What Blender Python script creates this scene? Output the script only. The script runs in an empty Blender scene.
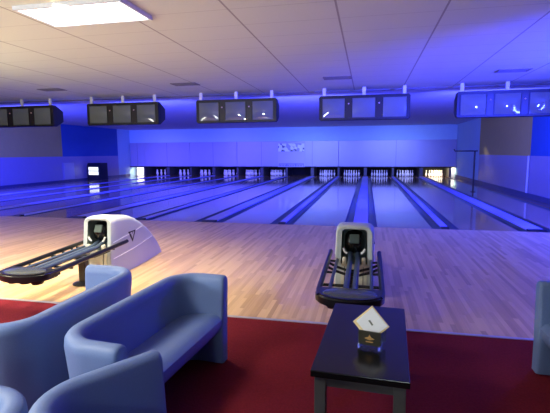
import bpy, bmesh, math, random
from mathutils import Vector, Matrix
random.seed(7)
S = bpy.context.scene
COL = S.collection
PI = math.pi

# ------------------------------------------------------------------ camera
cd = bpy.data.cameras.new('camera')
cam = bpy.data.objects.new('camera', cd); COL.objects.link(cam)
cd.sensor_fit = 'HORIZONTAL'; cd.sensor_width = 36.0; cd.lens = 28.047
cd.clip_start = 0.05; cd.clip_end = 200
R_ = Vector((0.97771, 0.20991, -0.00563)); U_ = Vector((-0.02071, 0.12307, 0.99218)); F_ = Vector((-0.20896, 0.96994, -0.12468))
m3 = Matrix((R_, U_, -F_)).transposed()
cam.matrix_world = Matrix.Translation((0.1185, -8.7931, 1.5089)) @ m3.to_4x4()
S.camera = cam

# ------------------------------------------------------------------ world, exposure
w = bpy.data.worlds.new('world'); S.world = w; w.use_nodes = True
bg = w.node_tree.nodes['Background']; bg.inputs[0].default_value = (0.25, 0.28, 0.6, 1); bg.inputs[1].default_value = 0.05
S.view_settings.view_transform = 'Standard'; S.view_settings.look = 'None'
S.view_settings.gamma = 1.0; S.view_settings.use_curve_mapping = False
S.view_settings.exposure = 0.66

# ------------------------------------------------------------------ lights
def area(name, loc, target, sx, sy, power, color, spread=180):
    d = bpy.data.lights.new(name, 'AREA'); d.shape = 'RECTANGLE'; d.size = sx; d.size_y = sy
    d.energy = power; d.color = color; d.spread = math.radians(spread)
    o = bpy.data.objects.new(name, d); COL.objects.link(o); o.location = loc
    o.rotation_euler = (Vector(target) - Vector(loc)).to_track_quat('-Z', 'Y').to_euler()
    return o
def point(name, loc, power, color, r=0.06):
    d = bpy.data.lights.new(name, 'POINT'); d.energy = power; d.color = color; d.shadow_soft_size = r
    o = bpy.data.objects.new(name, d); COL.objects.link(o); o.location = loc
    return o
WARM = (1.0, 0.87, 0.60); WHITE = (1.0, 0.98, 0.88); BLUE = (0.03, 0.045, 1.0)
MON_X = [-9.87, -6.58, -3.29, 0.0, 3.24]
# fluorescent panels over the seating (the first is the one in view)
area('panel_lamp', (-3.03, -4.29, 3.03), (-3.6, -4.6, 0), 1.2, 0.58, 66, (1.0, 0.88, 0.60), 110)
area('panel_lamp', (-6.2, -5.4, 3.05), (-5.6, -5.6, 0), 1.2, 0.58, 105, WARM, 130)
area('panel_lamp', (-3.0, -8.4, 3.05), (-2.6, -8.0, 0), 1.2, 0.58, 48, WHITE, 120)
# unseen fill lights, added to brighten the ceiling from the left
area('ceiling_fill', (-8.0, -4.6, 0.9), (-6.6, -3.4, 3.1), 1.2, 0.6, 66, (1.0, 1.0, 0.80))
area('ceiling_fill', (-4.6, -9.0, 1.6), (-4.0, -6.0, 3.1), 0.8, 0.35, 120, (0.88, 0.98, 1.0))
point('rear_fill', (0.1, -12.2, 2.2), 42, (0.78, 0.92, 1.0), 0.06)  # unseen fills added behind the camera, for ceiling, sofas and hood fronts
point('rear_fill', (-2.2, -12.5, 2.3), 14, WHITE, 0.06)
point('rear_fill', (-5.2, -11.5, 2.2), 16, WHITE, 0.06)
# ultraviolet tubes hidden behind the row of score monitors
for x in MON_X:
    area('blacklight', (x, 2.74, 2.50), (x, 6.5, 0.0), 2.0, 0.12, 150, BLUE, 150)
area('blacklight', (-13.2, 2.74, 2.50), (-15.2, 8.5, 0.0), 2.4, 0.12, 400, BLUE, 150)
for x in (-11.5, -6.6, -1.6, 3.2):
    area('blacklight', (x, 3.0, 2.50), (x, 12.0, 3.2), 2.6, 0.12, 52, (0.10, 0.12, 1.0), 110)
# ultraviolet lamps on the right-hand wall
area('blacklight', (5.0, -5.0, 2.5), (0.5, 2.2, 2.55), 0.3, 0.3, 190, BLUE, 56)
area('blacklight', (5.05, -0.9, 2.2), (3.6, -0.1, 3.1), 0.25, 1.2, 190, BLUE, 165)
area('blacklight', (5.05, -0.6, 2.6), (3.6, -0.6, 0.0), 0.25, 1.2, 290, BLUE, 130)
# fill strips without fixtures, added to brighten the pit wall
for x in (-13.2, -8.2, -3.3, 1.6):
    area('pit_wall_fill', (x, 10.5, 2.95), (x, 18.3, 1.0), 3.5, 0.1, 38 if x < -4 else 32, (0.16, 0.13, 1.0) if x < -4 else (0.22, 0.29, 0.9), 40)
# spot without a fixture, added for the warm streak on the right-hand wall
sd = bpy.data.lights.new('wall_streak_fill', 'SPOT'); sd.energy = 60; sd.color = (1.0, 0.86, 0.55); sd.spot_size = math.radians(26); sd.spot_blend = 0.8; sd.shadow_soft_size = 0.05
so = bpy.data.objects.new('wall_streak_fill', sd); COL.objects.link(so); so.location = (4.7, 13.2, 2.6)
so.rotation_euler = (Vector((5.25, 11.0, 0.55)) - so.location).to_track_quat('-Z', 'Y').to_euler()

# ------------------------------------------------------------------ materials
def lin(c):
    c = c / 255.0
    return c / 12.92 if c <= 0.04045 else ((c + 0.055) / 1.055) ** 2.4
def rgb(r, g, b): return (lin(r), lin(g), lin(b), 1.0)
def mat(name, col, rough=0.5, metal=0.0, var=0.06, scale=30.0, bump=0.0, coat=0.0, spec=0.5):
    m = bpy.data.materials.new(name); m.use_nodes = True
    nt = m.node_tree; b = nt.nodes['Principled BSDF']
    b.inputs['Roughness'].default_value = rough; b.inputs['Metallic'].default_value = metal
    b.inputs['Coat Weight'].default_value = coat; b.inputs['Specular IOR Level'].default_value = spec
    tc = nt.nodes.new('ShaderNodeTexCoord'); nz = nt.nodes.new('ShaderNodeTexNoise')
    nz.inputs['Scale'].default_value = scale; nz.inputs['Detail'].default_value = 4
    nt.links.new(tc.outputs['Object'], nz.inputs['Vector'])
    mx = nt.nodes.new('ShaderNodeMix'); mx.data_type = 'RGBA'
    mx.inputs[6].default_value = tuple(max(0, c * (1 - var * 2)) for c in col[:3]) + (1,)
    mx.inputs[7].default_value = tuple(min(1, c * (1 + var * 2)) for c in col[:3]) + (1,)
    nt.links.new(nz.outputs['Fac'], mx.inputs[0]); nt.links.new(mx.outputs[2], b.inputs['Base Color'])
    if bump:
        bp = nt.nodes.new('ShaderNodeBump'); bp.inputs['Strength'].default_value = bump; bp.inputs['Distance'].default_value = 0.01
        nt.links.new(nz.outputs['Fac'], bp.inputs['Height']); nt.links.new(bp.outputs[0], b.inputs['Normal'])
    return m
def glow(name, col, strength):
    m = mat(name, col, 0.4); b = m.node_tree.nodes['Principled BSDF']
    b.inputs['Emission Color'].default_value = col; b.inputs['Emission Strength'].default_value = strength
    return m
def wood(name, tones, bw, bl, rough, coat):
    m = bpy.data.materials.new(name); m.use_nodes = True; nt = m.node_tree; L = nt.links.new
    b = nt.nodes['Principled BSDF']; b.inputs['Roughness'].default_value = rough; b.inputs['Coat Weight'].default_value = coat
    b.inputs['Coat Roughness'].default_value = 0.08
    tc = nt.nodes.new('ShaderNodeTexCoord'); sx = nt.nodes.new('ShaderNodeSeparateXYZ'); L(tc.outputs['Object'], sx.inputs[0])
    def mth(op, a, v=None):
        n = nt.nodes.new('ShaderNodeMath'); n.operation = op; L(a, n.inputs[0])
        if v is not None:
            if hasattr(v, 'links'): L(v, n.inputs[1])
            else: n.inputs[1].default_value = v
        return n.outputs[0]
    bx_ = mth('FLOOR', mth('DIVIDE', sx.outputs[0], bw))
    wn = nt.nodes.new('ShaderNodeTexWhiteNoise'); wn.noise_dimensions = '1D'; L(bx_, wn.inputs['W'])
    by_ = mth('FLOOR', mth('ADD', mth('DIVIDE', sx.outputs[1], bl), mth('MULTIPLY', wn.outputs['Value'], 7.0)))
    cb = nt.nodes.new('ShaderNodeCombineXYZ'); L(bx_, cb.inputs[0]); L(by_, cb.inputs[1])
    w2 = nt.nodes.new('ShaderNodeTexWhiteNoise'); w2.noise_dimensions = '2D'; L(cb.outputs[0], w2.inputs['Vector'])
    mp = nt.nodes.new('ShaderNodeMapping'); mp.inputs['Scale'].default_value = (60, 2.0, 1); L(tc.outputs['Object'], mp.inputs[0])
    nz = nt.nodes.new('ShaderNodeTexNoise'); nz.inputs['Scale'].default_value = 1.0; nz.inputs['Detail'].default_value = 3; L(mp.outputs[0], nz.inputs['Vector'])
    f = mth('ADD', mth('MULTIPLY', w2.outputs['Value'], 0.75), mth('MULTIPLY', nz.outputs['Fac'], 0.3))
    rp = nt.nodes.new('ShaderNodeValToRGB'); L(f, rp.inputs[0])
    e = rp.color_ramp.elements; e[0].color = tones[0]; e[1].color = tones[-1]
    for i, t in enumerate(tones[1:-1]):
        k = e.new((i + 1) / (len(tones) - 1)); k.color = t
    L(rp.outputs[0], b.inputs['Base Color'])
    return m
def grid_mat(name, base, line, ax, ay, ox, oy, lw, rough=0.9):
    """ceiling tiles: grid of lines in X and Y"""
    m = bpy.data.materials.new(name); m.use_nodes = True; nt = m.node_tree; L = nt.links.new
    b = nt.nodes['Principled BSDF']; b.inputs['Roughness'].default_value = rough
    tc = nt.nodes.new('ShaderNodeTexCoord'); sx = nt.nodes.new('ShaderNodeSeparateXYZ'); L(tc.outputs['Object'], sx.inputs[0])
    def mth(op, a, v):
        n = nt.nodes.new('ShaderNodeMath'); n.operation = op
        for k, q in enumerate((a, v)):
            if hasattr(q, 'links'): L(q, n.inputs[k])
            else: n.inputs[k].default_value = q
        return n.outputs[0]
    def stripe(s, step, off, lwid):
        fr = mth('FRACT', mth('DIVIDE', mth('SUBTRACT', s, off - 50 * step), step), 0)
        return mth('LESS_THAN', fr, lwid / step)
    g1 = stripe(sx.outputs[0], ax, ox, lw); g2 = mth('MULTIPLY', stripe(sx.outputs[1], ay, oy, lw * 0.6), 0.4)
    g = mth('MAXIMUM', g1, g2)
    nz = nt.nodes.new('ShaderNodeTexNoise'); nz.inputs['Scale'].default_value = 40; nz.inputs['Detail'].default_value = 5; L(tc.outputs['Object'], nz.inputs['Vector'])
    m1 = nt.nodes.new('ShaderNodeMix'); m1.data_type = 'RGBA'; L(nz.outputs['Fac'], m1.inputs[0])
    m1.inputs[6].default_value = tuple(c * 0.93 for c in base[:3]) + (1,); m1.inputs[7].default_value = base
    m2 = nt.nodes.new('ShaderNodeMix'); m2.data_type = 'RGBA'; L(g, m2.inputs[0]); L(m1.outputs[2], m2.inputs[6]); m2.inputs[7].default_value = line
    L(m2.outputs[2], b.inputs['Base Color'])
    return m

M = {}
M['approach'] = wood('approach_maple', [rgb(168, 128, 78), rgb(208, 168, 112), rgb(226, 190, 134), rgb(186, 144, 92)], 0.045, 0.85, 0.30, 0.25)
M['lane'] = wood('lane_maple', [rgb(176, 134, 90), rgb(184, 142, 97), rgb(190, 149, 103), rgb(180, 138, 94)], 0.054, 1.6, 0.15, 0.9)
M['carpet'] = mat('red_carpet', rgb(108, 27, 36), 0.95, var=0.14, scale=70, bump=0.4, spec=0.1)
M['slab'] = mat('concrete', rgb(60, 60, 62), 0.9)
M['edging'] = mat('metal_edging', rgb(190, 185, 190), 0.3, 0.6)
M['tile'] = grid_mat('ceiling_tiles', rgb(214, 218, 210), rgb(158, 156, 154), 1.19, 0.6, -0.262, -4.6, 0.024)
M['plain_ceiling'] = mat('plain_ceiling', rgb(205, 205, 212), 0.85, var=0.02, scale=3)
M['teal'] = mat('pale_teal_paint', rgb(176, 210, 214), 0.8, var=0.02, scale=4)
M['lowpanel'] = mat('grey_wall_lining', rgb(150, 142, 168), 0.35, var=0.02, scale=4)
M['yellow'] = mat('yellow_paint', rgb(196, 176, 92), 0.75, var=0.03, scale=4)
M['bluepaint'] = mat('blue_paint', rgb(44, 92, 160), 0.7, var=0.03, scale=4)
M['rearwall'] = mat('rear_wall_paint', rgb(150, 140, 125), 0.8, var=0.03, scale=3)
M['base'] = mat('blue_baseboard', rgb(62, 66, 110), 0.5)
M['gutter'] = mat('gutter_plastic', rgb(52, 66, 100), 0.3, var=0.04)
M['cap'] = mat('divider_cap', rgb(170, 166, 240), 0.38, var=0.03, scale=6)
M['black'] = mat('black_plastic', rgb(16, 16, 19), 0.35, var=0.1)
M['blackmatte'] = mat('black_matte', rgb(10, 10, 12), 0.85, var=0.1)
M['mask'] = mat('masking_plastic', rgb(154, 154, 174), 0.32, var=0.02, scale=2)
M['seam'] = mat('seam_grey', rgb(110, 110, 130), 0.5)
M['pin'] = mat('pin_white', rgb(235, 232, 225), 0.25, var=0.01)
M['pit'] = mat('pit_black', rgb(14, 14, 18), 0.8, var=0.1)
M['deck'] = mat('pin_deck', rgb(110, 84, 60), 0.25, var=0.06)
M['pitwhite'] = mat('pit_white_panel', rgb(225, 222, 205), 0.5)
M['kick'] = mat('kickback_grey', rgb(58, 58, 66), 0.5)
M['housing'] = mat('monitor_housing', rgb(30, 28, 30), 0.45, var=0.08)
M['housing_panel'] = mat('monitor_side_panel', rgb(40, 35, 34), 0.4, var=0.1)
M['screen'] = mat('crt_glass', rgb(112, 118, 112), 0.09, var=0.03, scale=3, coat=0.6)
M['dot'] = mat('speaker_dot', rgb(215, 180, 170), 0.4)
M['hanger'] = mat('white_hanger', rgb(225, 225, 232), 0.5)
M['panel_glow'] = glow('light_diffuser', (0.96, 0.97, 1.0, 1), 3.2)
M['frame'] = mat('white_frame', rgb(220, 220, 220), 0.5)
M['vent'] = mat('vent_grille', rgb(120, 114, 124), 0.6)
M['hood'] = mat('hood_grey', rgb(184, 190, 188), 0.33, var=0.02, scale=5)
M['hoodline'] = mat('hood_pinstripe', rgb(232, 232, 235), 0.4)
M['hoodlow'] = mat('hood_lower_panel', rgb(205, 200, 180), 0.4)
M['mouth'] = mat('mouth_dark', rgb(112, 126, 126), 0.4, var=0.1)
M['drum'] = mat('lift_drum_rubber', rgb(9, 9, 11), 0.22)
M['drumglint'] = mat('drum_glint_grey', rgb(70, 84, 80), 0.3)  # grey-green tone of the reflection on the drum
M['rail'] = mat('rail_blue_grey', rgb(70, 84, 108), 0.3, 0.2)
M['railblack'] = mat('rail_black', rgb(13, 14, 18), 0.28, var=0.1)
M['tray'] = mat('tray_grey', rgb(84, 90, 98), 0.22, 0.4)
M['chrome'] = mat('chrome', rgb(210, 212, 215), 0.15, 1.0)
M['fabric'] = mat('blue_vinyl', rgb(102, 124, 172), 0.5, var=0.05, scale=140, bump=0.08)
M['tabletop'] = mat('table_black_stain', rgb(17, 16, 19), 0.2, var=0.12, scale=12, spec=0.35)
M['tableleg'] = mat('table_leg_stain', rgb(74, 76, 78), 0.45, var=0.1, scale=12)
M['paper'] = mat('white_paper', rgb(238, 240, 244), 0.7, var=0.01)
M['cream'] = mat('cream_paper_edge', rgb(236, 212, 158), 0.7, var=0.02)
M['plaque'] = mat('dark_plaque', rgb(58, 56, 46), 0.3, var=0.15, scale=60)
M['gold'] = mat('gold_print', rgb(205, 160, 96), 0.4, 0.2)
M['greymark'] = mat('grey_print', rgb(110, 112, 104), 0.6)
M['pole'] = mat('post_black', rgb(12, 12, 14), 0.4)
M['cabinet'] = mat('cabinet_dark', rgb(26, 28, 36), 0.45)
M['display'] = glow('lit_display', rgb(225, 230, 205), 1.0)
M['paledoor'] = mat('pale_door', rgb(170, 168, 190), 0.5, var=0.02)
M['pipe'] = mat('pale_pipe', rgb(190, 190, 200), 0.4)
gl = mat('clear_acrylic', rgb(225, 240, 230), 0.08); _b = gl.node_tree.nodes['Principled BSDF']
_b.inputs['Transmission Weight'].default_value = 0.9; _b.inputs['IOR'].default_value = 1.45; M['acrylic'] = gl
# poster print
pm = bpy.data.materials.new('poster_print'); pm.use_nodes = True; nt = pm.node_tree; L = nt.links.new
b = nt.nodes['Principled BSDF']; b.inputs['Roughness'].default_value = 0.5
tc = nt.nodes.new('ShaderNodeTexCoord'); nz = nt.nodes.new('ShaderNodeTexVoronoi'); nz.inputs['Scale'].default_value = 5.0
L(tc.outputs['Object'], nz.inputs['Vector']); rp = nt.nodes.new('ShaderNodeValToRGB'); rp.color_ramp.interpolation = 'CONSTANT'
L(nz.outputs['Color'], rp.inputs[0])
e = rp.color_ramp.elements; e[0].color = rgb(70, 74, 90); e[1].color = rgb(215, 220, 225); e[1].position = 0.55
k = e.new(0.3); k.color = rgb(150, 150, 160); k = e.new(0.45); k.color = rgb(40, 40, 52)
L(rp.outputs[0], b.inputs['Base Color']); M['poster'] = pm
M['postertext'] = mat('poster_text', rgb(70, 70, 130), 0.6)
M['posterboard'] = mat('poster_board', rgb(170, 165, 200), 0.5, var=0.02, scale=3)

# ------------------------------------------------------------------ helpers
def obj(name, bm, m, parent=None, smooth=False, loc=None, recalc=True):
    me = bpy.data.meshes.new(name)
    if recalc: bmesh.ops.recalc_face_normals(bm, faces=bm.faces)
    bm.to_mesh(me); bm.free()
    me.materials.append(m)
    if smooth:
        for f in me.polygons: f.use_smooth = True
        try: me.set_sharp_from_angle(angle=math.radians(40))
        except Exception: pass
    o = bpy.data.objects.new(name, me); COL.objects.link(o)
    if parent: o.parent = parent
    if loc: o.location = loc
    return o
def box(bm, x0, x1, y0, y1, z0, z1, bev=0.0, seg=2):
    r = bmesh.ops.create_cube(bm, size=1.0); vs = r['verts']
    for v in vs:
        v.co = Vector(((x0 + x1) / 2 + v.co.x * (x1 - x0), (y0 + y1) / 2 + v.co.y * (y1 - y0), (z0 + z1) / 2 + v.co.z * (z1 - z0)))
    if bev:
        es = list({e for v in vs for e in v.link_edges})
        bmesh.ops.bevel(bm, geom=es, offset=bev, segments=seg, affect='EDGES', profile=0.5)
    return bm
def B(*a, **k): return box(bmesh.new(), *a, **k)
def tube(bm, pts, r, n=12, cap=True):
    rings = []
    pts = [Vector(p) for p in pts]
    for i, p in enumerate(pts):
        a = pts[max(0, i - 1)]; c = pts[min(len(pts) - 1, i + 1)]
        t = (c - a).normalized()
        up = Vector((0, 0, 1)) if abs(t.z) < 0.95 else Vector((1, 0, 0))
        s = t.cross(up).normalized(); u = s.cross(t)
        rings.append([bm.verts.new(p + (s * math.cos(2 * PI * k / n) + u * math.sin(2 * PI * k / n)) * r) for k in range(n)])
    for a, c in zip(rings, rings[1:]):
        for k in range(n): bm.faces.new((a[k], a[(k + 1) % n], c[(k + 1) % n], c[k]))
    if cap: bm.faces.new(rings[0]); bm.faces.new(rings[-1])
    return bm
def lathe(bm, prof, n=20, center=(0, 0, 0)):
    rings = []; cx, cy, cz = center
    for r, z in prof:
        if r < 1e-5: rings.append([bm.verts.new((cx, cy, cz + z))])
        else: rings.append([bm.verts.new((cx + r * math.cos(2 * PI * k / n), cy + r * math.sin(2 * PI * k / n), cz + z)) for k in range(n)])
    for a, c in zip(rings, rings[1:]):
        for k in range(n):
            k2 = (k + 1) % n
            if len(a) == 1 and len(c) == 1: continue
            if len(a) == 1: bm.faces.new((a[0], c[k], c[k2]))
            elif len(c) == 1: bm.faces.new((a[k], a[k2], c[0]))
            else: bm.faces.new((a[k], a[k2], c[k2], c[k]))
    return bm
def poly_prism(bm, pts, axis, a0, a1):
    """extrude a 2D outline along an axis"""
    def P(p, t):
        if axis == 'x': return (t, p[0], p[1])
        if axis == 'y': return (p[0], t, p[1])
        return (p[0], p[1], t)
    v0 = [bm.verts.new(P(p, a0)) for p in pts]; v1 = [bm.verts.new(P(p, a1)) for p in pts]
    n = len(pts)
    for k in range(n): bm.faces.new((v0[k], v0[(k + 1) % n], v1[(k + 1) % n], v1[k]))
    bm.faces.new(v0); bm.faces.new(v1)
    return bm
def rrect(x0, x1, y0, y1, r, n=5):
    out = []
    for cx, cy, a in ((x1 - r, y1 - r, 0), (x0 + r, y1 - r, 90), (x0 + r, y0 + r, 180), (x1 - r, y0 + r, 270)):
        for k in range(n + 1):
            t = math.radians(a + 90 * k / n); out.append((cx + r * math.cos(t), cy + r * math.sin(t)))
    return out
def tag(o, label, cat, group=None, kind=None):
    o['label'] = label; o['category'] = cat
    if group: o['group'] = group
    if kind: o['kind'] = kind
    return o
def thing(name, label, cat, loc=(0, 0, 0), rz=0.0, group=None):
    o = bpy.data.objects.new(name, None); COL.objects.link(o); o.location = loc; o.rotation_euler = (0, 0, rz)
    o.empty_display_size = 0.1
    return tag(o, label, cat, group)
def struct(name, bm, m, smooth=False):
    o = obj(name, bm, m, None, smooth); o['kind'] = 'structure'; return o
def dup(root, loc=None, rz=None, label=None, group=None):
    def cp(o, parent):
        c = o.copy(); COL.objects.link(c)
        if parent: c.parent = parent
        for ch in o.children: cp(ch, c)
        return c
    r = cp(root, None)
    if loc is not None: r.location = loc
    if rz is not None: r.rotation_euler = (0, 0, rz)
    if label: r['label'] = label
    if group: r['group'] = group
    return r

# ------------------------------------------------------------------ room shell
XL, XR, YB, YF, ZC = -16.0, 5.25, -14.0, 18.4, 3.10
CARPET_Y = -5.15
struct('floor', B(XL - .2, XR + .2, YB - .2, 20.4, -0.45, -0.22), M['slab'])
struct('approach_floor', B(XL, XR, CARPET_Y, 0, -0.22, 0), M['approach'])
struct('carpet_floor', B(XL, XR, YB, CARPET_Y, -0.22, 0.004), M['carpet'])
struct('trim_1', B(XL, XR, CARPET_Y - .018, CARPET_Y + .018, 0, .010, bev=.004), M['edging'])
struct('ceiling', B(XL, XR, YB, 2.75, ZC, ZC + .1), M['tile'])
struct('lane_ceiling', B(XL, XR, 2.75, 20.2, ZC, ZC + .1), M['plain_ceiling'])
struct('trim_2', B(XL, XR, 2.72, 2.78, ZC - .03, ZC, bev=.005), M['vent'])
struct('wall_rear', B(XL, XR, YB - .15, YB, -.22, ZC), M['rearwall'])
struct('wall_front', B(XL, XR, YF, YF + .15, .565, ZC), M['teal'])
struct('wall_pit', B(XL, XR, 20.2, 20.35, -.22, ZC), M['pit'])
struct('baseboard_pit', B(XL, XR, 18.26, 18.40, .565, .625, bev=.01), M['blackmatte'])
# side walls: painted in bays, lined below
for side, xa, xb, bays in (('right', XR, XR + .15, [(13.1, 20.2, 'teal'), (6.55, 13.1, 'yellow'), (0, 6.55, 'bluepaint'), (-6.5, 0, 'yellow'), (YB, -6.5, 'bluepaint')]),
                           ('left', XL - .15, XL, [(16.9, 20.2, 'teal'), (11.6, 16.9, 'bluepaint'), (5, 11.6, 'yellow'), (-1.5, 5, 'bluepaint'), (YB, -1.5, 'lowpanel')])):
    for y0, y1, key in bays:
        zlow = 1.36 if key != 'teal' else -0.22
        if key != 'teal':
            struct('wall_%s' % side, B(xa, xb, y0, y1, -.22, zlow), M['lowpanel'])
        struct('wall_%s' % side, B(xa, xb, y0, y1, zlow, ZC), M[key])
struct('baseboard_right', B(XR - .06, XR, -5.0, 18.2, 0, .16, bev=.01), M['base'])
struct('baseboard_left', B(XL, XL + .05, -5.0, 18.2, 0, .10, bev=.01), M['base'])
struct('trim_3', tube(bmesh.new(), [(XR - .045, 6.55, .16), (XR - .045, 6.55, 1.36)], .035), M['pipe'], True)
# floor strips beside the outermost lanes
struct('walkway_floor', B(XL, -14.80, 0, 18.26, -.22, 0), M['lane'])
struct('walkway_floor', B(4.90, XR, 0, 18.26, -.22, 0), M['lane'])

# ------------------------------------------------------------------ lanes and dividers
LW, GW, WC, WD = 1.06, 0.18, 0.672, 0.50
ORD = ['', 'second ', 'third ', 'fourth ', 'fifth ', 'sixth ']
LEN = 18.26
PERIOD = WC + WD + 2 * LW
def lane_name(i):           # 0 = nearest the right wall
    if i == 0: return 'nearest the right wall'
    if i < 6: return '%sfrom the right wall' % ORD[i]
    j = 11 - i
    if j == 0: return 'nearest the left wall'
    return '%sfrom the left wall' % ORD[j]
def pair_name(a, b):        # two neighbouring lanes
    o_ = ['first', 'second', 'third', 'fourth', 'fifth', 'sixth']
    if b < 6: return 'the %s and %s bowling lanes from the right wall' % (o_[a], o_[b])
    if a >= 6: return 'the %s and %s bowling lanes from the left wall' % (o_[11 - b], o_[11 - a])
    return 'the two middle bowling lanes of the twelve'
lane_x = []
for k in range(1, -5, -1):
    lane_x += [k * PERIOD + WC / 2 + LW / 2, k * PERIOD - WC / 2 - LW / 2]
lane = thing('bowling_lane', 'x', 'bowling lane', (0, 0, 0), 0, 'bowling lanes')
obj('lane_bed', B(-LW / 2, LW / 2, 0, LEN, -.2, 0), M['lane'], lane)
for s in (-1, 1):
    bm = bmesh.new(); x0 = s * (LW / 2); x1 = s * (LW / 2 + GW); n = 8
    top = []
    for k in range(n + 1):
        a = PI * k / n; xx = (x0 + x1) / 2 - s * math.cos(a) * GW / 2; top.append((xx, -0.085 * math.sin(a) - 0.004))
    poly_prism(bm, [(x0, -.2)] + top + [(x1, -.2)], 'y', 0.0, LEN)
    obj('gutter', bm, M['gutter'], lane, True)
lanes = []
for i, x in enumerate(lane_x):
    o = lane if i == 0 else dup(lane)
    o.location = (x, 0, 0)
    o['label'] = 'glossy wooden bowling lane with gutters, %s' % lane_name(i)
    lanes.append(o)
# dividers between lanes: broad cap inside a pair (over the ball track), narrow cap between pairs
def divider(wd, loc, label):
    t = thing('lane_divider', label, 'lane divider', loc, 0, 'lane dividers')
    obj('divider_cap', B(-wd / 2, wd / 2, .16, LEN, -.2, .022, bev=.008), M['cap'], t)
    obj('end_block', poly_prism(bmesh.new(), [(-.0, -.2), (-.0, .006), (.10, .03), (.165, .03), (.165, -.2)], 'x', -wd / 2, wd / 2), M['black'], t)
    return t
cwide = WC - 2 * GW; cnar = WD - 2 * GW
dw = dn = None
for k in range(1, -5, -1):
    j = 1 - k
    lab = 'broad bluish-white strip between ' + pair_name(2 * j, 2 * j + 1)
    if dw is None: dw = divider(cwide, (k * PERIOD, 0, 0), lab)
    else: dup(dw, (k * PERIOD, 0, 0), None, lab)
    if k > -4:
        lab = 'narrow bluish-white strip between ' + pair_name(2 * j + 1, 2 * j + 2)
        pos = ((k - .5) * PERIOD, 0, 0)
        if dn is None: dn = divider(cnar, pos, lab)
        else: dup(dn, pos, None, lab)

# ------------------------------------------------------------------ pit: masking, kickbacks, pin decks, pins
struct('pit_floor', B(XL, XR, LEN, 20.2, -.22, -.004), M['deck'])
edges = [XL + .08] + [(k - .5) * PERIOD for k in range(-4, 1)] + [1.5 * PERIOD + .15]
edges[-1] = XR - .02
for i in range(6):
    x0, x1 = edges[i], edges[i + 1]
    j = 5 - i
    lab = ['wide plain lavender-white masking panel above the pits, nearest the right wall', 'lavender-white masking panel, second from the right wall',
           'lavender-white masking panel left of the third, between second-from-right and poster', 'lavender-white masking panel partly behind the collage poster',
           'lavender-white masking panel, second from the left wall', 'wide lavender-white masking panel above the pits, nearest the left wall'][j]
    lab = ['lavender-white masking panel above the pits, nearest the right wall', 'lavender-white masking panel above the pits, second from the right wall',
           'lavender-white masking panel above the pits, just right of the collage poster', 'lavender-white masking panel above the pits, just left of the collage poster',
           'lavender-white masking panel above the pits, second from the left wall', 'lavender-white masking panel above the pits, nearest the left wall'][j]
    t = thing('masking_panel', lab, 'masking panel', ((x0 + x1) / 2, 18.30, .625), 0, 'masking panels')
    hw = (x1 - x0) / 2 - .006
    obj('panel_face', B(-hw, hw, -.05, .09, 0, 1.60, bev=.012), M['mask'], t)
    obj('seam_strip', B(-.012, .012, -.056, -.05, .02, 1.58), M['seam'], t)
# kickbacks between the bays
kx = [XL + .06, -14.93]
for i in range(11): kx.append(None)
kxs = [4.93] + [(lane_x[i] + lane_x[i + 1]) / 2 for i in range(11)] + [-14.93]
kick = None
for i, x in enumerate(kxs):
    if i == 0: lab = 'grey upright pit partition right of the pins nearest the right wall'
    elif i == 12: lab = 'grey upright pit partition left of the pins nearest the left wall'
    else: lab = 'grey pit partition between ' + pair_name(i - 1, i)
    th = .12 if (i % 2 == 0) else .20
    o = tag(obj('pit_partition', B(-th / 2, th / 2, 0, 1.7, 0, .565, bev=.008), M['kick']), lab, 'pit partition', 'pit partitions')
    o.location = (x, 18.32, 0)
PINPROF = [(0, 0), (.026, 0), (.030, .006), (.045, .06), (.058, .095), (.0605, .115), (.058, .14), (.047, .185), (.032, .22), (.0245, .25), (.023, .27), (.026, .30), (.0315, .335), (.0325, .35), (.030, .367), (.021, .378), (0, .381)]
pin = obj('bowling_pin', lathe(bmesh.new(), PINPROF, 12), M['pin'], None, True)
first = True
for i, x in enumerate(lane_x):
    if i == 5: continue
    for r in range(4):
        for c in range(r + 1):
            o = pin if first else pin.copy()
            if not first: COL.objects.link(o)
            first = False
            o.location = (x + (c - r / 2) * .3048, 18.50 + r * .264, 0)
            tag(o, 'white bowling pin at the end of the lane %s' % lane_name(i), 'bowling pin', 'bowling pins at the end of lane %s' % lane_name(i))
# service gap at the far left, with a lit white panel
sg = tag(obj('service_panel', B(-15.75, -15.02, 18.75, 18.80, 0, .52, bev=.01), M['pitwhite']), 'bright white panel standing in the lit gap left of the pits', 'panel')
area('service_lamp', (-15.4, 18.45, .53), (-15.4, 18.7, .15), .6, .05, 9, (1, .97, .9))
sp = tag(obj('pit_side_panel', B(5.00, 5.22, 18.62, 18.66, 0, .55, bev=.01), M['pitwhite']), 'bright white panel in the gap right of the pins nearest the right wall', 'panel')
# pin lamps in the pits
for i, x in enumerate(lane_x):
    if i == 5: continue
    pw = 30 if i == 0 else (1.5 if i == 1 else .6)
    area('pin_lamp', (x, 18.46, .555), (x, 18.85, .1), 1.0, .04, pw, (1.0, .84, .42) if i == 0 else (.85, .88, 1.0))
area('pin_lamp', (5.09, 18.44, .55), (5.11, 18.7, .2), .15, .04, 2.2, (1, .93, .7))

# poster on the masking
t = thing('poster', 'collage poster hung on the masking, photo strip above and lines of text below', 'poster', (-4.63, 18.235, .60))
obj('poster_board', B(-.86, .86, 0, .012, 0, 1.52), M['posterboard'], t)
obj('photo_strip', B(-.84, .84, -.004, 0, .98, 1.48), M['poster'], t)
bm = bmesh.new()
for zz in (.20, .14): box(bm, -.8, .8, -.004, 0, zz, zz + .022)
for xx in (-.8, -.3, .25, .77): box(bm, xx, xx + .03, -.004, 0, .02, .22)
for k in range(9): box(bm, -.74 + k * .165, -.64 + k * .165, -.004, 0, .05, .10)
obj('text_lines', bm, M['postertext'], t)

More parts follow.
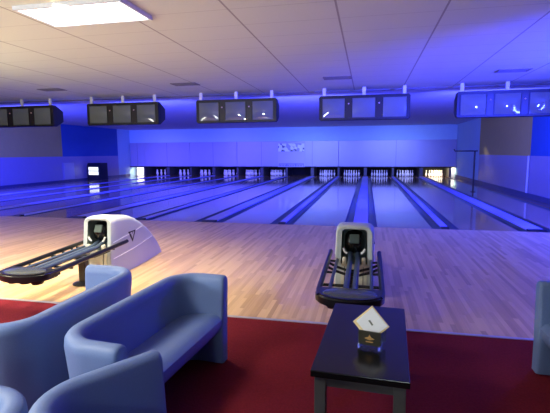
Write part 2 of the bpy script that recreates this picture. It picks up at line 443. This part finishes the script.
# ------------------------------------------------------------------ score monitors
def monitor(loc, label):
    t = thing('score_monitor', label, 'score monitor', loc, 0, 'score monitors above the foul line')
    W, z0, z1 = 1.10, 2.30, 2.905
    bm = bmesh.new()
    def ring(y, hw, a, c, ch):
        return [bm.verts.new(p) for p in ((-hw + ch, y, a), (hw - ch, y, a), (hw, y, a + ch), (hw, y, c - ch), (hw - ch, y, c), (-hw + ch, y, c), (-hw, y, c - ch), (-hw, y, a + ch))]
    rs = [ring(-.02, W - .01, z0 + .01, z1 - .01, .03), ring(0, W, z0, z1, .035), ring(.14, W, z0, z1, .035), ring(.42, W - .02, z0 + .13, z1 - .13, .03)]
    for a, c in zip(rs, rs[1:]):
        for k in range(8): bm.faces.new((a[k], a[(k + 1) % 8], c[(k + 1) % 8], c[k]))
    bm.faces.new(rs[0]); bm.faces.new(rs[-1])
    obj('housing', bm, M['housing'], t)
    for sx_ in (-.735, 0, .735):
        # bulging picture tube
        bm = bmesh.new(); n, mm = 12, 10; hw, hh = .275, .235; zc = 2.595
        g = [[bm.verts.new((sx_ + hw * (2 * i / n - 1), -.024 - .035 * (1 - (2 * i / n - 1) ** 2) * (1 - (2 * j / mm - 1) ** 2) ** .7 if 0 < j < mm else -.024, zc + hh * (2 * j / mm - 1))) for i in range(n + 1)] for j in range(mm + 1)]
        for j in range(mm):
            for i in range(n): bm.faces.new((g[j][i], g[j][i + 1], g[j + 1][i + 1], g[j + 1][i]))
        # close the back of the tube
        back = [bm.verts.new((sx_ + a * hw, .02, zc + c * hh)) for a, c in ((-1, -1), (1, -1), (1, 1), (-1, 1))]
        cs = [g[0][0], g[0][n], g[mm][n], g[mm][0]]
        bm.faces.new(back)
        obj('screen', bm, M['screen'], t, True)
        bm = bmesh.new()
        for a0, a1, b0, b1 in ((-.295, .295, .235, .252), (-.295, .295, -.252, -.235), (-.295, -.275, -.235, .235), (.275, .295, -.235, .235)):
            box(bm, sx_ + a0, sx_ + a1, -.036, -.012, zc + b0, zc + b1)
        obj('screen_bezel', bm, M['housing'], t)
    for sx_ in (-.3675, .3675):
        p = obj('speaker_panel', B(sx_ - .068, sx_ + .068, -.026, -.014, 2.36, 2.83), M['housing_panel'], t)
        obj('indicator_dot', lathe(bmesh.new(), [(0, -.02), (.016, -.012), (.02, 0), (.016, .012), (0, .02)], 10, (sx_, -.028, 2.70)), M['dot'], p, True)
    for sx_ in (-.98, 0, .96):
        obj('hanger', B(sx_ - .04, sx_ + .04, .04, .08, z1, ZC), M['hanger'], t)
    return t
MY = 2.2
mlab = ['leftmost score monitor bank under the ceiling, cut off by the left edge', 'score monitor bank above the left ball return, second from the left',
        'score monitor bank with three screens, third from the left, left of the poster', 'score monitor bank with three blue screens straight above the central ball return',
        'rightmost score monitor bank with bright blue screens near the right wall']
mon = monitor((MON_X[0], MY, 0), mlab[0])
for i in range(1, 5): dup(mon, (MON_X[i], MY, 0), None, mlab[i])

# ------------------------------------------------------------------ ceiling fixtures
t = thing('ceiling_light', 'bright rectangular fluorescent light panel in the tiled ceiling, upper left', 'ceiling light', (-3.03, -4.29, ZC))
bm = bmesh.new()
for a in ((-.65, .65, -.335, -.305), (-.65, .65, .305, .335), (-.65, -.62, -.305, .305), (.62, .65, -.305, .305)): box(bm, *a, -.045, 0)
obj('light_frame', bm, M['frame'], t)
obj('diffuser', B(-.62, .62, -.305, .305, -.035, -.004), M['panel_glow'], t)
for i, (x, lab) in enumerate([(-.55, 'dark air vent in the ceiling just above the middle blue-screened monitor bank'), (2.9, 'dark air vent in the blue-lit ceiling near the right wall'),
              (-4.05, 'faint air vent in the ceiling between the second and third monitor banks'), (-7.6, 'faint air vent in the warm-lit ceiling at the far left')]):
    t = thing('ceiling_vent', lab, 'air vent', (x, .75, ZC), 0, 'ceiling air vents')
    bm = bmesh.new()
    for a in ((-.30, .30, -.17, -.14), (-.30, .30, .14, .17), (-.30, -.27, -.14, .14), (.27, .30, -.14, .14)): box(bm, *a, -.014, 0)
    obj('vent_frame', bm, M['vent'], t)
    bm = bmesh.new()
    for k in range(7): box(bm, -.27, .27, -.13 + k * .04, -.11 + k * .04, -.010, -.002)
    obj('vent_slats', bm, M['vent'], t)

# ------------------------------------------------------------------ ball returns
def ball_return(loc, rz, label):
    t = thing('ball_return', label, 'ball return', loc, rz, 'ball returns on the approach')
    # hood shell: loft of arched sections, with an opening cut in the front bezel
    bm = bmesh.new()
    def lean(bm_):          # the front face leans back towards its top
        for v in bm_.verts:
            if v.co.y < .30: v.co.y -= .085 * (1 - v.co.z / .77) * min(1.0, 1 - v.co.y / .30)
        return bm_
    def sect(y, hw, h, r, bot=0.0, n=6):
        pts = [(-hw - .012, bot), (-hw - .006, bot + (h - bot) * .5)]
        for k in range(n + 1):
            a = PI - (PI / 2) * k / n; pts.append((-hw + r + r * math.cos(a), h - r + r * math.sin(a)))
        for k in range(n + 1):
            a = PI / 2 - (PI / 2) * k / n; pts.append((hw - r + r * math.cos(a), h - r + r * math.sin(a)))
        pts += [(hw + .006, bot + (h - bot) * .5), (hw + .012, bot)]
        return [bm.verts.new((x, y, z * .955)) for x, z in pts]
    secs = [(0.0, .180, .755, .07), (.02, .195, .77, .08), (.12, .20, .775, .08), (.28, .205, .765, .08), (.42, .21, .74, .08), (.56, .205, .69, .08), (.72, .197, .61, .075), (.88, .187, .51, .07),
            (1.03, .176, .40, .06), (1.16, .165, .29, .05), (1.26, .155, .19, .04), (1.33, .148, .10, .03), (1.37, .14, .03, .012)]
    rs = [sect(*s) for s in secs]
    n = len(rs[0])
    for a, c in zip(rs, rs[1:]):
        for k in range(n - 1): bm.faces.new((a[k], a[k + 1], c[k + 1], c[k]))
    bm.faces.new(rs[-1])
    # front bezel: bridge outer outline to the opening outline
    fr = rs[0]
    inner = []
    ow, oz0, oz1, orr = .140, .335, .700, .05
    for v in fr:
        x, z = v.co.x, v.co.z
        inner.append(None)
    def op(x, z):
        # map outer outline onto the opening outline
        zz = oz0 + (z / (.755 * .955)) * (oz1 - oz0); xx = x / .192 * ow
        return xx, zz
    iv = [bm.verts.new((max(-ow, min(ow, op(v.co.x, v.co.z)[0])), 0.006, op(v.co.x, v.co.z)[1])) for v in fr]
    for k in range(n - 1): bm.faces.new((fr[k], fr[k + 1], iv[k + 1], iv[k]))
    bm.faces.new((fr[0], iv[0], iv[-1], fr[-1]))
    def side(y, z):          # half width of the shell at (y, z)
        for a, c in zip(secs, secs[1:]):
            if a[0] <= y <= c[0]:
                f = (y - a[0]) / (c[0] - a[0]); hw = a[1] + f * (c[1] - a[1]); h = (a[2] + f * (c[2] - a[2])) * .955
                q = z / h
                return hw + (.012 - .012 * q if q < .5 else .006 * max(0, 1 - (q - .5) / .35)) + .0015
        return secs[-1][1]
    lean(bm)
    hood = obj('hood', bm, M['hood'], t, True)
    # dark recess behind the opening
    bm = bmesh.new()
    o0 = [bm.verts.new((v[0], .008, v[1])) for v in rrect(-.139, .139, .336, .700, .05)]
    o1 = [bm.verts.new((v[0] * .9, .26, v[1])) for v in rrect(-.139, .139, .336, .69, .05)]
    q = len(o0)
    for k in range(q): bm.faces.new((o0[k], o0[(k + 1) % q], o1[(k + 1) % q], o1[k]))
    bm.faces.new(o1)
    lean(bm)
    obj('mouth', bm, M['mouth'], t, True, recalc=False)
    # lift drum
    bm = bmesh.new()
    prof = [(0, -.105), (.075, -.10), (.11, -.072), (.128, 0), (.11, .072), (.075, .10), (0, .105)]
    lathe(bm, prof, 28)
    bmesh.ops.rotate(bm, verts=bm.verts, cent=(0, 0, 0), matrix=Matrix.Rotation(PI / 2, 3, 'Y'))
    bmesh.ops.translate(bm, verts=bm.verts, vec=(0, .12, .545))
    d = obj('lift_drum', bm, M['drum'], t, True)
    bm = B(-.05, .05, -.008, .008, -.05, .05, bev=.006)  # small plate standing in for the bright reflection on the drum
    bmesh.ops.rotate(bm, verts=bm.verts, cent=(0, 0, 0), matrix=Matrix.Rotation(-.45, 3, 'X'))
    bmesh.ops.translate(bm, verts=bm.verts, vec=(0, .008, .595))
    obj('drum_highlight', bm, M['drumglint'], d)
    for s in (-1, 1):
        obj('guide_clip', tube(bmesh.new(), [(s * .075, -.03, .445), (s * .098, -.035, .465), (s * .112, -.035, .50)], .012, 8), M['frame'], t, True)
        # pinstripes that follow the side of the hood
        for z_, y1 in ((.47, .72), (.27, 1.02)):
            bm = bmesh.new()
            pts = []
            for k in range(9):
                y = .03 + (y1 - .03) * k / 8; z = z_ - .04 + .085 * k / 8
                pts.append((s * side(y, z), y - max(0, .085 * (1 - z / .77) * (1 - y / .30)), z))
            tube(bm, pts, .0045, 6)
            obj('pinstripe', bm, M['hoodline'], hood, True)
        # triangular emblem
        e = obj('emblem', poly_prism(bmesh.new(), [(.33, .50), (.51, .50), (.42, .35)], 'x', s * .200, s * .2165), M['black'], hood)
        bm = bmesh.new()
        poly_prism(bm, [(.375, .485), (.40, .485), (.42, .455), (.44, .485), (.465, .485), (.42, .40)], 'x', s * .2166, s * .2185)
        obj('emblem_mark', bm, M['hood'], e)
    obj('lower_panel', lean(poly_prism(bmesh.new(), rrect(-.135, .135, .06, .335, .03), 'y', -.010, .01)), M['hoodlow'], t)
    bm = bmesh.new(); box(bm, -.10, -.094, -.014, -.009, .09, .31); box(bm, .094, .10, -.014, -.009, .09, .31)
    lean(bm)
    obj('panel_groove', bm, M['black'], t)
    for s in (-1, 1):
        obj('corner_lug', B(s * .10 - .022, s * .10 + .022, -.085, -.03, .33, .41, bev=.014), M['hoodlow'], t)
    # rack
    Z = .375
    for s in (-1, 1):
        obj('outer_rail', tube(bmesh.new(), [(s * .265, .20, Z + .035), (s * .262, .16, Z + .03), (s * .257, -1.10, Z), (s * .235, -1.24, Z)], .024, 12), M['railblack'], t, True)
        obj('inner_rail', tube(bmesh.new(), [(s * .175, .0, Z - .0), (s * .175, -1.12, Z - .02)], .016, 10), M['rail'], t, True)
        obj('center_rail', tube(bmesh.new(), [(s * .037, .14, Z + .06), (s * .037, -.1, Z + .01), (s * .037, -1.12, Z - .015)], .026, 10), M['rail'], t, True)
    for y in (-.22, -.38):
        bm = tube(bmesh.new(), [(-.255, y + .05, Z - .005), (-.17, y + .03, Z - .04), (-.06, y, Z - .065), (.06, y, Z - .065), (.17, y + .03, Z - .04), (.255, y + .05, Z - .005)], .014, 8)
        obj('cross_bar', bm, M['railblack'], t, True)
    bm = tube(bmesh.new(), [(-.255, -.85, Z - .03), (.255, -.85, Z - .03)], .014, 8)
    obj('cross_bar', bm, M['railblack'], t, True)
    for s in (-1, 1):
        for y in (-.08, -.52):
            obj('cross_link', tube(bmesh.new(), [(s * .255, y, Z - .006), (s * .17, y + .012, Z - .012)], .012, 8), M['railblack'], t, True)
    # rounded end tray
    outl = [(-.275, -1.06)]
    for k in range(13):
        a = PI + PI * k / 12; outl.append((.275 * math.cos(a), -1.18 + .19 * math.sin(a)))
    outl.append((.275, -1.06))
    bm = poly_prism(bmesh.new(), outl, 'z', Z - .055, Z + .022)
    es = [e_ for e_ in bm.edges if abs(e_.verts[0].co.z - e_.verts[1].co.z) < 1e-5]
    bmesh.ops.bevel(bm, geom=es, offset=.016, segments=3, affect='EDGES')
    tr = obj('end_tray', bm, M['railblack'], t, True)
    bm = bmesh.new()
    lathe(bm, [(0, .012), (.10, .010), (.17, .004), (.20, -.004)], 28, (0, 0, 0))
    bmesh.ops.scale(bm, verts=bm.verts, vec=(1.1, .62, 1)); bmesh.ops.translate(bm, verts=bm.verts, vec=(0, -1.20, Z + .025))
    obj('tray_dish', bm, M['tray'], tr, True)
    for xx in (-.13, 0, .13):
        obj('tray_knob', lathe(bmesh.new(), [(0, -.055), (.05, -.05), (.068, -.02), (.068, .0), (0, .0)], 14, (xx, -1.20, Z - .05)), M['railblack'], tr, True)
    obj('pedestal', B(-.045, .045, -.36, -.28, .02, Z - .05, bev=.01), M['railblack'], t)
    obj('foot', lathe(bmesh.new(), [(0, 0.004), (.13, 0.004), (.13, .012), (.09, .026), (.03, .034), (0, .034)], 20, (0, -.32, 0)), M['railblack'], t, True)
    return t
br = ball_return((0.0, -4.25, 0), 0.0, 'ball return with arched grey hood on the middle approach, seen straight from the front')
dup(br, (-3.10, -4.18, 0), math.radians(1.0), 'ball return with grey hood and triangle emblem, behind the blue sofas at left')

# ------------------------------------------------------------------ tub sofas
def tub(L, D, h, label, loc, rz, group='blue tub sofas'):
    t = thing('tub_sofa', label, 'sofa', loc, rz, group)
    r = .20; th = .085; flare = .035
    path = []          # (x, y, nx, ny) outer outline at floor, inward normal
    path.append((D, -L / 2)); 
    for k in range(6): path.append((D - (D - r) * (k + 1) / 6, -L / 2))
    for k in range(1, 11):
        a = -PI / 2 - (PI / 2) * k / 10; path.append((r + r * math.cos(a), -L / 2 + r + r * math.sin(a)))
    for k in range(1, 12): path.append((0, -L / 2 + r + (L - 2 * r) * k / 12))
    for k in range(0, 11):
        a = PI - (PI / 2) * k / 10; path.append((r + r * math.cos(a), L / 2 - r + r * math.sin(a)))
    for k in range(6): path.append((r + (D - r) * (k + 1) / 6, L / 2))
    P = [Vector(p) for p in path]; N = []
    for i in range(len(P)):
        d = (P[min(i + 1, len(P) - 1)] - P[max(i - 1, 0)]).normalized()
        N.append(Vector((d.y, -d.x)))          # points inwards for this winding
    ctr = Vector((D, 0))
    if N[len(N) // 2].dot(ctr - P[len(P) // 2]) < 0: N = [-q for q in N]
    bm = bmesh.new(); rings = []
    for p, nn in zip(P, N):
        ring = []
        prof = [(0, .012), (-.004, .20), (-flare * .5, h * .6), (-flare, h - .06)]
        cx = -flare + th / 2 + .004; rr = th / 2 + .004
        for k in range(1, 8):
            a = PI - PI * k / 8; prof.append((cx + rr * math.cos(a), h - .045 + .045 * math.sin(a)))
        prof += [(th - flare + .008, h - .06), (th - .01, h * .6), (th + .005, .30), (th, .012)]
        for off, z in prof: ring.append(bm.verts.new((p.x + nn.x * off, p.y + nn.y * off, z)))
        rings.append(ring)
    m_ = len(rings[0])
    for a, c in zip(rings, rings[1:]):
        for k in range(m_): bm.faces.new((a[k], a[(k + 1) % m_], c[(k + 1) % m_], c[k]))
    # softly rounded arm ends
    for ring, sgn in ((rings[0], 1), (rings[-1], 1)):
        cen = sum((v.co for v in ring), Vector()) / m_
        prev = ring
        for sc, push in ((.93, .012), (.78, .019)):
            new = []
            for v in ring:
                q = cen + (v.co - cen) * Vector((1, 1, 1)).x
                c2 = Vector((v.co.x + push, cen.y + (v.co.y - cen.y) * sc, v.co.z - (1 - sc) * .05 * (1 if v.co.z > h * .7 else 0)))
                new.append(bm.verts.new(c2))
            for k in range(m_): bm.faces.new((prev[k], prev[(k + 1) % m_], new[(k + 1) % m_], new[k]))
            prev = new
        bm.faces.new(prev)
    obj('back_shell', bm, M['fabric'], t, True)
    # seat cushion: rounded slab that fills the tub
    bm = bmesh.new()
    prof = [(.07, .20), (.07, .352), (.12, .362), (D - .06, .372), (D - .015, .362), (D + .012, .335), (D + .015, .30), (D - .005, .25), (D - .05, .21), (D - .12, .19)]
    ii = th - .01
    def outl(y):   # rear limit grows near the rounded corners
        e_ = max(0, abs(y) - (L / 2 - r))
        return max(.07, r - math.sqrt(max(0, (r - ii) ** 2 - e_ ** 2)) if e_ < r - ii else r)
    ys = [-(L / 2 - ii)] + [-(L / 2 - r) - (r - ii) * c for c in (.92, .75, .5, .25)] + [-(L / 2 - r), 0, (L / 2 - r)] + [(L / 2 - r) + (r - ii) * c for c in (.25, .5, .75, .92)] + [L / 2 - ii]
    rows = []
    for y in ys:
        x0 = outl(y)
        rows.append([bm.verts.new((max(x, x0 + (0 if x < .1 else .02)), y, z)) for x, z in prof])
    for a, c in zip(rows, rows[1:]):
        for k in range(len(prof)): bm.faces.new((a[k], a[(k + 1) % len(prof)], c[(k + 1) % len(prof)], c[k]))
    bm.faces.new(rows[0]); bm.faces.new(rows[-1])
    obj('seat', bm, M['fabric'], t, True)
    return t
RD = math.radians
tub(1.19, .365, .64, 'blue tub sofa facing the black table, whole curved back and seat in view', (-1.287, -6.515, .004), RD(-5))
tub(1.19, .40, .64, 'blue tub sofa back to back with the sofa that faces the table', (-1.60, -6.47, .004), PI)
tub(1.20, .52, .64, 'blue tub sofa angled in the bottom foreground, dark inner back towards the camera', (-.590, -7.905, .004), RD(56))
tub(1.00, .42, .60, 'blue tub sofa in the bottom left corner, only a rounded back corner showing', (-1.09, -7.97, .004), PI)
tub(1.20, .42, .64, 'pale blue tub sofa cut off by the right edge beside the carpet', (1.70, -6.27, .004), PI)

# ------------------------------------------------------------------ table and what stands on it
t = thing('coffee_table', 'low black wooden table on the red carpet in front of the ball return', 'table', (.125, -6.34, .004), RD(-3.0))
W2, D2, HT = .235, .49, .446
obj('table_top', B(-W2, W2, -D2, D2, HT - .035, HT, bev=.004), M['tabletop'], t)
for sx_ in (-1, 1):
    for sy_ in (-1, 1):
        cx, cy = sx_ * (W2 - .045), sy_ * (D2 - .05)
        obj('leg', B(cx - .028, cx + .028, cy - .028, cy + .028, 0, HT - .035, bev=.003), M['tableleg'], t)
for sy_ in (-1, 1): obj('apron', B(-W2 + .073, W2 - .073, sy_ * (D2 - .05) - .012, sy_ * (D2 - .05) + .012, HT - .095, HT - .035), M['tableleg'], t)
for sx_ in (-1, 1): obj('apron', B(sx_ * (W2 - .045) - .012, sx_ * (W2 - .045) + .012, -D2 + .078, D2 - .078, HT - .095, HT - .035), M['tableleg'], t)
TZ = .451
t = thing('napkin_holder', 'small dark plaque holder with clear legs and gold print on the black table', 'napkin holder', (.150, -6.52, TZ), RD(-12)); t.scale = (1.22, 1.22, 1.22)
obj('plaque', B(-.050, .050, -.006, .0, .014, .080, bev=.002), M['plaque'], t)
bm = bmesh.new()
poly_prism(bm, [(-.022, .047), (-.006, .054), (0, .066), (.006, .054), (.022, .047), (.0, .040)], 'y', -.0085, -.006)
box(bm, -.016, .016, -.0085, -.006, .030, .034)
obj('gold_emblem', bm, M['gold'], t)
for s in (-1, 1): obj('clear_leg', B(s * .045 - .005, s * .045 + .005, -.020, .052, 0, .020, bev=.002), M['acrylic'], t)
obj('back_plate', B(-.052, .062, .046, .052, .018, .095, bev=.002), M['acrylic'], t)
n_ = thing('napkin', 'white paper napkin with cream edges standing on its corner in the table holder', 'napkin', (.148, -6.506, TZ + .024), RD(-12)); n_.rotation_euler = (RD(-14), 0, RD(-12)); n_.scale = (1.22, 1.22, 1.22)
bm = poly_prism(bmesh.new(), [(0, .0), (.082, .082), (.0, .164), (-.082, .082)], 'y', .006, .012)
obj('cream_border', bm, M['cream'], n_)
bm = poly_prism(bmesh.new(), [(.004, .018), (.076, .084), (.002, .156), (-.066, .086)], 'y', .003, .006)
obj('white_face', bm, M['paper'], n_)
bm = poly_prism(bmesh.new(), [(-.012, .096), (-.004, .100), (.012, .080), (.006, .076)], 'y', .0015, .003)
obj('grey_motif', bm, M['greymark'], n_)

# ------------------------------------------------------------------ small things by the walls
t = thing('black_post', 'thin black post with a side arm standing by the right-hand wall', 'post', (4.02, 8.5, 0))
obj('upright', tube(bmesh.new(), [(0, 0, 0), (0, 0, 1.55)], .030, 10), M['pole'], t, True)
obj('arm', tube(bmesh.new(), [(.10, 0, 1.53), (-.70, 0, 1.53), (-.73, 0, 1.60)], .024, 10), M['pole'], t, True)
obj('foot_plate', B(-.08, .08, -.08, .08, 0, .015, bev=.003), M['pole'], t)
t = thing('display_cabinet', 'dark cabinet with a lit window against the far left wall', 'cabinet', (-15.25, 13.5, 0), RD(-10))
bm = bmesh.new()
poly_prism(bm, [(-.3, 0), (-.3, .80), (-.22, .98), (.3, .98), (.3, 0)], 'x', -.48, .48)
obj('cabinet_body', bm, M['cabinet'], t)
bm = bmesh.new(); box(bm, -.36, .36, -.315, -.30, .30, .74, bev=.01)
obj('lit_window', bm, M['display'], t)
obj('window_bar', B(-.36, .36, -.325, -.314, .50, .54), M['cabinet'], t)
t = thing('wall_hatch', 'pale upright hatch on the far left wall, left of the dark cabinet', 'hatch', (XL, 12.0, 0))
obj('hatch_panel', B(0, .06, -.42, .42, .12, 1.02, bev=.01), M['paledoor'], t)
obj('hatch_frame', B(0, .04, -.48, .48, .10, 1.08, bev=.01), M['lowpanel'], t)
